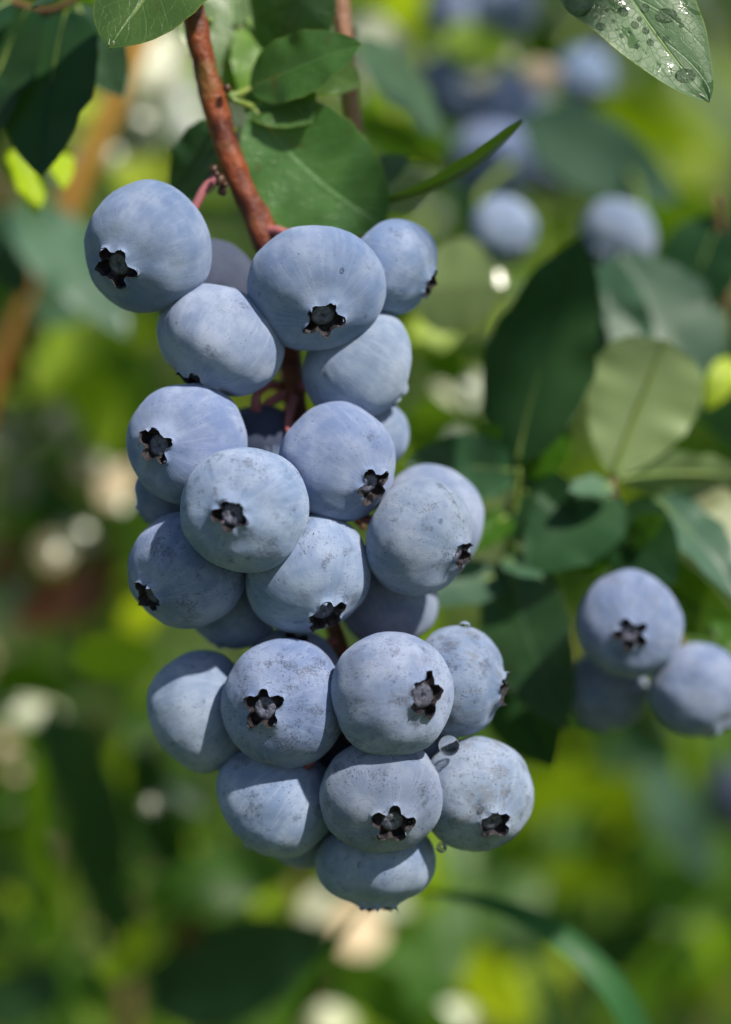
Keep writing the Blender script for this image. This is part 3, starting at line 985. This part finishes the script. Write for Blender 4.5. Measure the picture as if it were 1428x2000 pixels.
shoot((110, 60, 45), 'blurred shoot in the top left corner with large dark hanging leaves',
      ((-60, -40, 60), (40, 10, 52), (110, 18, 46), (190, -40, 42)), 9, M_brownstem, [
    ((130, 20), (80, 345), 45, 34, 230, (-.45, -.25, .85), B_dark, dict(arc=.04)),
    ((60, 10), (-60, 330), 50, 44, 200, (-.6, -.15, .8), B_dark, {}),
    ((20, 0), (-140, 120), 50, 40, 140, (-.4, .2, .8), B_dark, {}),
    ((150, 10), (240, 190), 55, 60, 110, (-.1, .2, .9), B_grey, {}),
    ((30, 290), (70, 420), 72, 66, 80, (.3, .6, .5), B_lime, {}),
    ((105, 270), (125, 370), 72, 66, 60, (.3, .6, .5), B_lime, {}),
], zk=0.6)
shoot((130, 470, 120), 'blurred shoot on the left with a pale grey green leaf sloping down',
      ((-80, 300, 150), (-10, 360, 140), (20, 400, 130), (30, 420, 125)), 8, M_brownstem, [
    ((30, 400), (250, 660), 120, 105, 150, (.12, .5, .84), B_grey, {}),
    ((-20, 420), (60, 580), 130, 120, 120, (-.4, .0, .9), B_dark, {}),
    ((60, 600), (230, 560), 135, 130, 140, (-.1, .4, .9), B_grey, {}),
], zk=0.95)
cane = empty('blueberry_cane', P(150, 360, 130))
tag(cane, 'blurred ochre cane slanting down behind the topmost left berry', 'cane')
v, f, u = tube_geo(catmull([P(*q) for q in ((330, -60, 125), (262, 100, 126), (205, 240, 128), (150, 360, 130), (70, 560, 134), (0, 730, 138), (-80, 930, 145))], 40),
                   [26 * px_at(130)] * 40, 14, 0.08, 4)
mesh_obj('stem', v, f, M_cane, cane, origin=cane.location)

# ------------------------------------------------------------------ shared-leaf shoots filling the bush
HALF = (SUN - FWD).normalized()
def unit_leaf(seed, mat):
    v, f, u, r = leaf_grid(Vector((0, 0, 0)), Vector((0, 1, 0)), random.Random(seed).uniform(0.42, 0.52), Vector((0, 0, 1)), arc=0.05 + 0.03 * (seed % 3), fold=0.16,
                           wave=0.012, seed=seed, nu=10, nv=4)
    o = mesh_obj('leaf', v, f, mat, uvs=u)
    me = o.data
    bpy.data.objects.remove(o)
    return me
UL = {}
for nm, mt in (('green', B_green), ('dark', B_dark), ('pale', B_pale), ('grey', B_grey), ('lime', B_lime), ('dry', B_dry)):
    UL[nm] = [unit_leaf(s, mt) for s in (1, 2, 3)]

def place_leaf(parent, me, base, d, n, L):
    d = d.normalized()
    n = (n - d * n.dot(d)).normalized()
    s = d.cross(n)
    M = Matrix((s, d, n)).transposed().to_4x4()
    M.translation = base - parent.location
    o = bpy.data.objects.new('leaf', me)
    COL.objects.link(o)
    o.parent = parent
    o.matrix_basis = M @ Matrix.Scale(L, 4)
    return o

def random_shoot(rng, base, direc, length, nl, mix, label, group):
    root = empty('blueberry_shoot', base)
    tag(root, label, 'shoot', group)
    d = direc.normalized()
    side = d.orthogonal().normalized()
    bend = Vector((rng.uniform(-1, 1), rng.uniform(-1, 1), rng.uniform(-.6, .4))) * length * 0.18
    pts = catmull([base, base + d * length * 0.5 + bend * 0.5, base + d * length + bend * -0.3], 10)
    v, f, u = tube_geo(pts, interp([0.0016, 0.0008], 10), 6)
    mesh_obj('stem', v, f, M_brownstem if rng.random() < .5 else M_greenstem, root, origin=base)
    for k in range(nl):
        t = (k + 0.6) / nl
        q = pts[min(9, int(t * 9.99))]
        az = k * 2.4 + rng.uniform(-.4, .4)
        out = (Quaternion(d, az) @ side)
        ld = (out + d * rng.uniform(0.2, 0.8) + Vector((0, 0, rng.uniform(-.5, .15))))
        nn = Vector((rng.uniform(-.5, .5), rng.uniform(-.6, .3), 1))
        kind = rng.choices(list(mix.keys()), weights=list(mix.values()))[0]
        place_leaf(root, rng.choice(UL[kind]), q, ld, nn, rng.uniform(0.028, 0.046))
    return root

BM = dict(green=B_green, dark=B_dark, pale=B_pale, grey=B_grey, lime=B_lime, dry=B_dry, brown=B_brown, wet=B_wet_glint, spark=B_spark)  # wet leaves carry the painted pale glint
def patch_shoot(label, stem_mat, items):
    # leaves by middle px, length px, tip direction in degrees, width ratio, depth, colour, facing
    zs = [it[5] * .76 for it in items]
    xs = [it[0] for it in items]
    ys = [it[1] for it in items]
    zm = max(zs) + 12
    cx, y0, y1 = sum(xs) / len(xs), min(ys) - 60, max(ys) + 160
    root = empty('blueberry_shoot', P(cx + 40, y1, zm))
    tag(root, label, 'shoot')
    pts = catmull([P(cx + 40, y1, zm), P(cx + 10, y1 * .6 + y0 * .4, zm), P(cx - 25, y0, zm - 8)], 14)
    v, f, u = tube_geo(pts, interp([0.0014, 0.0007], 14), 8)
    mesh_obj('stem', v, f, stem_mat, root, origin=root.location)
    for k, (x, y, L, ang, wr, dz, kind, face) in enumerate(items):
        dz = dz * .76
        c, s_ = math.cos(R(ang)) * L / 2, math.sin(R(ang)) * L / 2
        n = {'g': HALF, 's': (SUN * .55 - FWD * .75), 'd': cv(-.6, -.22, .75), 'b': cv(.15, .75, -.55), 'm': cv(-.25, .1, .95)}[face]
        mid = P(x, y, dz)
        if face == 'g':
            n = SUN + (CAM - mid).normalized()
        n = n.normalized()
        d = RT * math.cos(R(ang)) + UP * math.sin(R(ang))
        d = (d - n * d.dot(n)).normalized() * (L * px_at(dz) / 2)
        add_leaf(root, mid - d, mid + d, wr * L * px_at(dz), n, BM[kind], k * 5 + int(x), nu=14, nv=6, arc=.05 if kind in ('wet', 'spark') else .02, fold=.04 if kind in ('wet', 'spark') else .08, wave=.008)

_ps = patch_shoot
def patch_shoot(label, stem_mat, items):
    r = random.Random(len(label) * 3 + len(items))
    x0, x1 = min(i[0] for i in items) - 60, max(i[0] for i in items) + 60
    y0, y1 = min(i[1] for i in items) - 60, max(i[1] for i in items) + 60
    zz = [i[5] for i in items]
    extra = []
    for _ in range(11):
        k = r.choices(('lime', 'green', 'wet', 'dark', 'pale'), (2.5, 3, 1.1, 3, .6))[0]
        extra.append((r.uniform(x0, x1), r.uniform(y0, y1), r.uniform(45, 110), r.uniform(-180, 180), r.uniform(.35, .6), r.uniform(min(zz) + 20, max(zz) + 60), k, 'g' if k == 'wet' else r.choice('smbm')))
    _ps(label, stem_mat, items + extra)

patch_shoot('pale sunlit blurred leaves between the ochre cane and the branch', M_greenstem, [
    (310, 130, 190, 60, .6, 190, 'wet', 'g'), (255, 260, 190, 45, .6, 200, 'wet', 'g'), (385, 250, 240, -70, .5, 215, 'grey', 'g'),
    (300, 345, 170, 10, .5, 185, 'lime', 's'), (520, 290, 200, -60, .5, 205, 'wet', 'g'), (490, 420, 170, 20, .5, 215, 'pale', 's'), (430, 440, 160, -30, .5, 200, 'green', 's'), (330, 110, 40, 30, .8, 180, 'spark', 'g'), (280, 230, 36, 60, .8, 180, 'spark', 'g'), (225, 300, 30, 0, .8, 190, 'spark', 'g')])
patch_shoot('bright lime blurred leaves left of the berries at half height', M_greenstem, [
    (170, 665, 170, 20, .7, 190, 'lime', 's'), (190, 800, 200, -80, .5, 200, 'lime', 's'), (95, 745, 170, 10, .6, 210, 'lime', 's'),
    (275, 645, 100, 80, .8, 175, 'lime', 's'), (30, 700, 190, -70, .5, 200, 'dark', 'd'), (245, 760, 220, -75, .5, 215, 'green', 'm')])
patch_shoot('cream and tan blurred leaves at the left below the lime ones', M_brownstem, [
    (110, 830, 150, 0, .6, 228, 'wet', 'g'), (15, 845, 130, 30, .6, 235, 'wet', 'g'), (175, 915, 95, -30, .6, 205, 'dry', 's'),
    (40, 930, 130, 70, .6, 222, 'wet', 'g'), (228, 945, 110, 60, .6, 205, 'dry', 's'), (150, 1050, 90, 0, .8, 215, 'wet', 'g'),
    (105, 1075, 85, 20, .8, 235, 'dry', 's'), (110, 1170, 240, 10, .45, 265, 'brown', 'm'), (200, 1130, 200, 50, .45, 262, 'brown', 'd'), (120, 990, 220, -30, .5, 225, 'dark', 'd'), (20, 1120, 200, 80, .5, 255, 'brown', 'd'), (60, 812, 42, 0, .8, 210, 'spark', 'g'), (195, 900, 40, 30, .8, 190, 'spark', 'g'), (112, 1078, 30, 0, .9, 190, 'spark', 'g'), (165, 1035, 30, 60, .9, 190, 'spark', 'g'), (240, 985, 28, 0, .9, 180, 'spark', 'g'), (10, 985, 40, 0, .8, 220, 'spark', 'g')])
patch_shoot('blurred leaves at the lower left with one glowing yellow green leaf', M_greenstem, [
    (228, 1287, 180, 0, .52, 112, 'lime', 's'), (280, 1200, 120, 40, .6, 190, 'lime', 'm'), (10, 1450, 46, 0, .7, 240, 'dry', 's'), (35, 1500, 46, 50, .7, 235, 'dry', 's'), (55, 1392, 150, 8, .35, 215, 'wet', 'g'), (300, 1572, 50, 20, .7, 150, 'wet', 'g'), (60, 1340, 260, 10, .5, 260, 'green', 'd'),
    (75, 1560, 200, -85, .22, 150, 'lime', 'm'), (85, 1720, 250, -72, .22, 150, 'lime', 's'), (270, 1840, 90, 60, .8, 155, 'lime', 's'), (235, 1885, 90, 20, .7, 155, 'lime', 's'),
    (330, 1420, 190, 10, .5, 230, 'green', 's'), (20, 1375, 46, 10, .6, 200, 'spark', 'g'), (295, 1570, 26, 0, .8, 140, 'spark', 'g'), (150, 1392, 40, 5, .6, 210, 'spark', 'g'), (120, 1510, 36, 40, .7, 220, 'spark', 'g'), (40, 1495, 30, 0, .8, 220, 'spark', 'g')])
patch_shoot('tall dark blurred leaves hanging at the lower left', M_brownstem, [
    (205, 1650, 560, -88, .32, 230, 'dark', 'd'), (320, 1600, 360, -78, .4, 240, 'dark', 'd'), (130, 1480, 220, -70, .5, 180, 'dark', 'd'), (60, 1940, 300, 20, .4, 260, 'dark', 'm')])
patch_shoot('broad dark blurred leaves along the bottom edge', M_brownstem, [
    (470, 1890, 420, 20, .5, 200, 'dark', 'm'), (790, 1970, 330, -30, .35, 200, 'green', 'm'), (360, 1790, 180, 60, .5, 200, 'brown', 'd'), (650, 1995, 100, 0, .7, 200, 'wet', 'g'), (885, 1990, 100, 30, .7, 200, 'wet', 'g')])
patch_shoot('tan dry leaf and green leaves right below the lowest berry', M_greenstem, [
    (705, 1808, 130, 50, .85, 230, 'dry', 's'), (860, 1850, 280, 65, .42, 190, 'green', 's'), (440, 1720, 330, 15, .35, 180, 'green', 's'), (960, 1930, 200, -50, .5, 220, 'lime', 'm'),
    (480, 1680, 200, 60, .5, 240, 'pale', 'd')])
patch_shoot('loose green blurred leaves at the lower right', M_greenstem, [
    (1230, 1560, 240, 30, .65, 300, 'lime', 'b'), (1000, 1760, 180, 40, .6, 265, 'green', 's'), (1340, 1750, 190, 0, .75, 285, 'green', 's'), (1060, 1560, 330, 60, .5, 330, 'lime', 'b'),
    (1120, 1720, 280, 0, .5, 350, 'lime', 'b'), (1380, 1950, 250, 20, .6, 330, 'lime', 'b'), (1250, 1850, 260, 20, .5, 300, 'dark', 'd'), (1330, 1600, 260, -60, .4, 260, 'grey', 'm'), (1040, 1930, 220, 40, .5, 300, 'lime', 's')])
patch_shoot('glossy blurred leaves around the dark berries at the top', M_greenstem, [
    (750, 100, 220, -50, .5, 170, 'wet', 'g'), (770, 270, 200, -50, .5, 190, 'green', 'b'), (935, 140, 90, 0, .8, 190, 'wet', 'g'), (1062, 150, 85, 20, .9, 166, 'dry', 's'), (1000, 110, 30, 0, .8, 180, 'spark', 'g'), (930, 85, 150, 10, .6, 188, 'lime', 's'),
    (1210, 250, 330, -20, .5, 270, 'lime', 'b'), (1175, 310, 360, -30, .42, 140, 'grey', 'm'), (1395, 200, 260, -70, .5, 290, 'green', 's'), (1330, 420, 280, -30, .5, 280, 'green', 'b'), (780, 20, 200, 60, .5, 240, 'lime', 'm')])
patch_shoot('small bright blurred leaves right of the upper berries', M_greenstem, [
    (845, 650, 110, 20, .7, 140, 'lime', 's'), (925, 760, 90, 80, .6, 130, 'pale', 's'), (880, 720, 220, -60, .5, 170, 'green', 'd'), (850, 830, 240, 80, .5, 180, 'green', 'b'), (975, 545, 34, 0, .9, 90, 'spark', 'g')])

rng = random.Random(21)
MIX = {'green': 5, 'dark': 3.5, 'grey': .6, 'lime': 1.6, 'pale': .3}
gs = 'background shoots of the bush'
ROWS = ('along the top edge', 'in the upper half', 'in the lower half', 'along the bottom edge')
COLS = ('at the far left', 'left of the middle', 'right of the middle', 'at the far right')
for k in range(16):
    ry, rx = divmod(k, 4)
    for m in range(1):
        dz = rng.uniform(270, 430)
        px = -350 + rx * 640 + rng.uniform(0, 500)
        py = -150 + ry * 560 + rng.uniform(0, 450)
        random_shoot(rng, P(px, py, dz), Vector((rng.uniform(-.7, .7), rng.uniform(-.5, .3), rng.uniform(.2, 1))), rng.uniform(.09, .14), rng.randint(20, 26), MIX,
                     'far blurred leafy shoot %s, %s' % (ROWS[ry], COLS[rx]), gs)
# unseen shoots added towards the sun, placed only to shade what lies behind
for (tx, ty, tz, dist) in ((230, 1650, 125, .42), (100, 1190, 200, .52),
                           (960, 250, 150, .28), (1230, 1850, 230, .45)):
    q = P(tx, ty, tz) + SUN * dist
    side = SUN.cross(Vector((rng.uniform(-1, 1), rng.uniform(-1, 1), rng.uniform(-1, 1)))).normalized()
    random_shoot(rng, q - side * .03, side, .05, 6, {'dark': 2, 'green': 2}, 'unseen leafy shoot added towards the sun to shade the background', 'added shade shoots')

# ------------------------------------------------------------------ grass blade and stalk at the bottom
def blade(label, pts, w_px, dz, mat):
    p = catmull([P(*q) for q in pts], 28)
    root = empty('grass_blade', p[-1])
    tag(root, label, 'grass blade')
    verts, faces, uvs = [], [], []
    w = interp([0.15, 0.6, 0.95, 1, 1], 28)
    for i, q in enumerate(p):
        t = (p[min(i + 1, 27)] - p[max(i - 1, 0)]).normalized()
        s = t.cross(cv(.15, .45, .85)).normalized()
        n = s.cross(t)
        for j, v_ in enumerate((-1, -.5, 0, .5, 1)):
            verts.append(q + s * (v_ * w[i] * w_px * px_at(dz) * .5) + n * (abs(v_) * w_px * px_at(dz) * 0.12))
            uvs.append((i / 27, .5 + v_ * .49))
    for i in range(27):
        for j in range(4):
            k = i * 5 + j
            faces.append((k, k + 1, k + 6, k + 5))
    mesh_obj('blade', verts, faces, mat, root, uvs=uvs, origin=root.location)
blade('long blurred blue green grass blade arching at the bottom right', ((830, 1745, 62), (950, 1765, 60), (1060, 1810, 58), (1150, 1880, 56), (1215, 1960, 56), (1270, 2080, 58)), 60, 58, B_blade)
blade('thin blurred green blade crossing the bottom below the lowest berry', ((722, 1760, 80), (665, 1830, 78), (600, 1920, 76), (540, 2030, 76), (480, 2150, 76)), 30, 78, B_green)
def grass():
    r = random.Random(77)
    verts, faces, idx = [], [], []
    for k in range(260):
        dz = r.uniform(230, 620)
        x, y = r.uniform(-500, 1950), r.uniform(1350, 2500)
        b = P(x, y + 250, dz)
        L = r.uniform(.05, .12)
        d = Vector((r.uniform(-.6, .6), r.uniform(-.4, .4), 1)).normalized()
        lean = Vector((r.uniform(-1, 1), r.uniform(-1, 1), 0)) * L * r.uniform(.2, .7)
        w = r.uniform(.0016, .0035)
        s_ = d.cross(Vector((r.uniform(-.5, .5), 1, 0))).normalized()
        o = len(verts)
        for i in range(7):
            t = i / 6
            q = b + d * (L * t) + lean * (t * t)
            ww = w * (1 - t ** 2.2) + .0001
            verts += [q - s_ * ww, q + FWD * (ww * .3), q + s_ * ww]
        m = r.choices((0, 1, 2), (6, 1.0, .5))[0]
        for i in range(6):
            for j in range(2):
                a_ = o + i * 3 + j
                faces.append((a_, a_ + 1, a_ + 4, a_ + 3))
                idx.append(m)
    o = mesh_obj('grass', verts, faces, [B_green, B_lime, B_dry], mat_idx=idx, uvs=[(0, .5)] * len(verts))
    o['kind'] = 'stuff'
    o['label'] = 'blurred green grass blades below and behind the fruit'
grass()
blade('thin blurred green blade slanting left of the upright oval berry', ((250, 1400, 200), (330, 1440, 200), (420, 1475, 198), (520, 1530, 196)), 22, 200, B_green)
blade('blurred green blade curving behind the bottom of the cluster', ((640, 1640, 150), (540, 1700, 150), (430, 1750, 150), (300, 1830, 152), (160, 1960, 156)), 40, 150, B_green)
blade('thin blurred dark green blade rising at the lower right', ((960, 1700, 190), (1010, 1800, 186), (1050, 1920, 184), (1075, 2060, 184)), 30, 186, B_dark)
blade('narrow blurred blade leaning at the bottom left corner', ((60, 1690, 170), (110, 1790, 168), (135, 1900, 168), (150, 2040, 170)), 28, 168, B_green)
blade('blurred pale grass blade lying across at the left edge', ((190, 1378, 300), (100, 1392, 300), (0, 1412, 300), (-120, 1440, 300)), 60, 300, M_leaf_pale)

# ------------------------------------------------------------------ water drops
dg = bpy.context.evaluated_depsgraph_get()
def hit(px, py):
    bpy.context.view_layer.update()
    d = (P(px, py, 0) - CAM).normalized()
    ok, loc, n, i, o, m = scene.ray_cast(bpy.context.evaluated_depsgraph_get(), CAM, d)
    if n.dot(d) > 0:
        n = -n
    return (loc, n) if ok else (P(px, py, 0), -d)

def drop_mesh():
    bm = bmesh.new()
    bmesh.ops.create_uvsphere(bm, u_segments=20, v_segments=12, radius=1)
    me = bpy.data.meshes.new('water_drop')
    bm.to_mesh(me)
    bm.free()
    me.materials.append(M_water)
    me.polygons.foreach_set('use_smooth', [True] * len(me.polygons))
    return me
DROP = drop_mesh()
def drop(px, py, r_px, label, flat=0.62, group='water drops', sx=1.0, at=None, lift=0.15):
    loc, n = at if at else hit(px, py)
    r = r_px * (loc - CAM).dot(FWD) * PXM
    o = bpy.data.objects.new('water_drop', DROP)
    COL.objects.link(o)
    o.rotation_mode = 'QUATERNION'
    o.rotation_quaternion = n.to_track_quat('Z', 'Y')
    o.location = loc + n * (r * flat * lift)
    o.scale = (r * sx, r, r * flat)
    tag(o, label, 'water drop', group)
    return o

# wet leaf in the upper right corner
wet = empty('blueberry_leaf', P(1080, -330, -2))
tag(wet, 'sharp wet green leaf covered in droplets in the upper right corner', 'leaf')
add_leaf(wet, P(1000, -480, 10), P(1386, 197, -6), 300 * px_at(0), cv(.06, .42, .90), M_leaf_wet, 31, P(960, -560, 14), M_greenstem,
         name='blade', wave=0.008, arc=0.05, fold=0.10, nu=48, nv=20, sway=0.075, pb=.74)
LD = 'small clear droplet lying on the wet leaf in the upper right corner'
for (x, y, r, lb) in (
    (1130, 8, 24, 'largest clear drop at the top edge of the wet corner leaf'), (1142, 73, 14, 'round clear drop near the left margin of the wet corner leaf'),
    (1111, 48, 6, LD), (1078, 19, 7, LD), (1197, 112, 17, 'long flat drop near the lower margin of the wet corner leaf'), (1260, 16, 8, LD),
    (1302, 30, 13, 'round clear drop high on the right side of the wet corner leaf'), (1301, 76, 6, LD), (1270, 83, 7, LD), (1261, 60, 7, LD),
    (1217, 23, 10, LD), (1240, 49, 8, LD), (1173, 52, 8, LD), (1214, 70, 5, LD), (1244, 91, 5, LD),
    (1339, 147, 13, 'glinting drop close to the tip of the wet corner leaf'), (1325, 39, 5, LD), (1331, 49, 5, LD), (1245, 143, 5, LD), (1263, 143, 4, LD),
    (1198, 41, 4, LD), (1230, 64, 4, LD), (1249, 37, 5, LD), (1285, 67, 4, LD), (1165, 100, 4, LD), (1185, 20, 4, LD)):
    drop(x, y, r * 1.1, lb, 0.48, 'droplets on the wet corner leaf', sx=1.5 if r in (13, 17) else 1.0, lift=0.1)
for (x, y, r, lb) in (
    (668, 527, 5, 'tiny bright drop on the wide berry near the top'), (860, 1017, 5, 'tiny bright drop on the right bulging berry'),
    (908, 1224, 11, 'clear drop sitting on top of the scuffed right berry'), (662, 1192, 9, 'round drop at the calyx of the berry under the frontmost one'),
    (945, 1632, 8, 'clear drop hanging in the calyx of the dusty right berry'), (975, 1603, 6, 'small drop at the right of the dusty berry calyx'),
    (800, 1605, 6, 'small glinting drop at the calyx above the lowest berry'), (940, 1580, 6, 'small drop above the calyx of the dusty right berry')):
    drop(x, y, r, lb, 0.8, 'drops on the berries', lift=0.3)
drop(877, 1458, 21, 'big clear water drop held between three berries on the right', .95, 'drops on the berries', at=(P(877, 1456, -1), -FWD), lift=0)
drop(862, 1655, 11, 'clear drop hanging where the lowest berry meets the dusty one', 1.0, 'drops on the berries', at=(P(862, 1655, 4), -FWD), lift=0)
rt, lc, sc_, ax_, c_ = BERRIES['20']
drop(825, 1352, 24, 'clear drop filling the five pointed calyx', .55, 'drops on the berries', at=(lc + ax_ * (sc_ * c_ * 0.955), ax_), lift=0)
for (x, y, r, lb) in ((387, 26, 8, 'bright drop on the leaf above the branch'), (332, 69, 6, 'small drop near the lower edge of the leaf above the branch'),
                      (72, 409, 9, 'blurred sparkling drop above the topmost left berry'), (1108, 1155, 9, 'blurred sparkling drop on the dark leaf left of the right berries'),
                      (1240, 1012, 7, 'faint blurred drop on the dark leaf above the right berries'), (795, 340, 5, 'tiny drop under the curled leaf')):
    drop(x, y, r, lb, 0.6, 'drops on leaves')
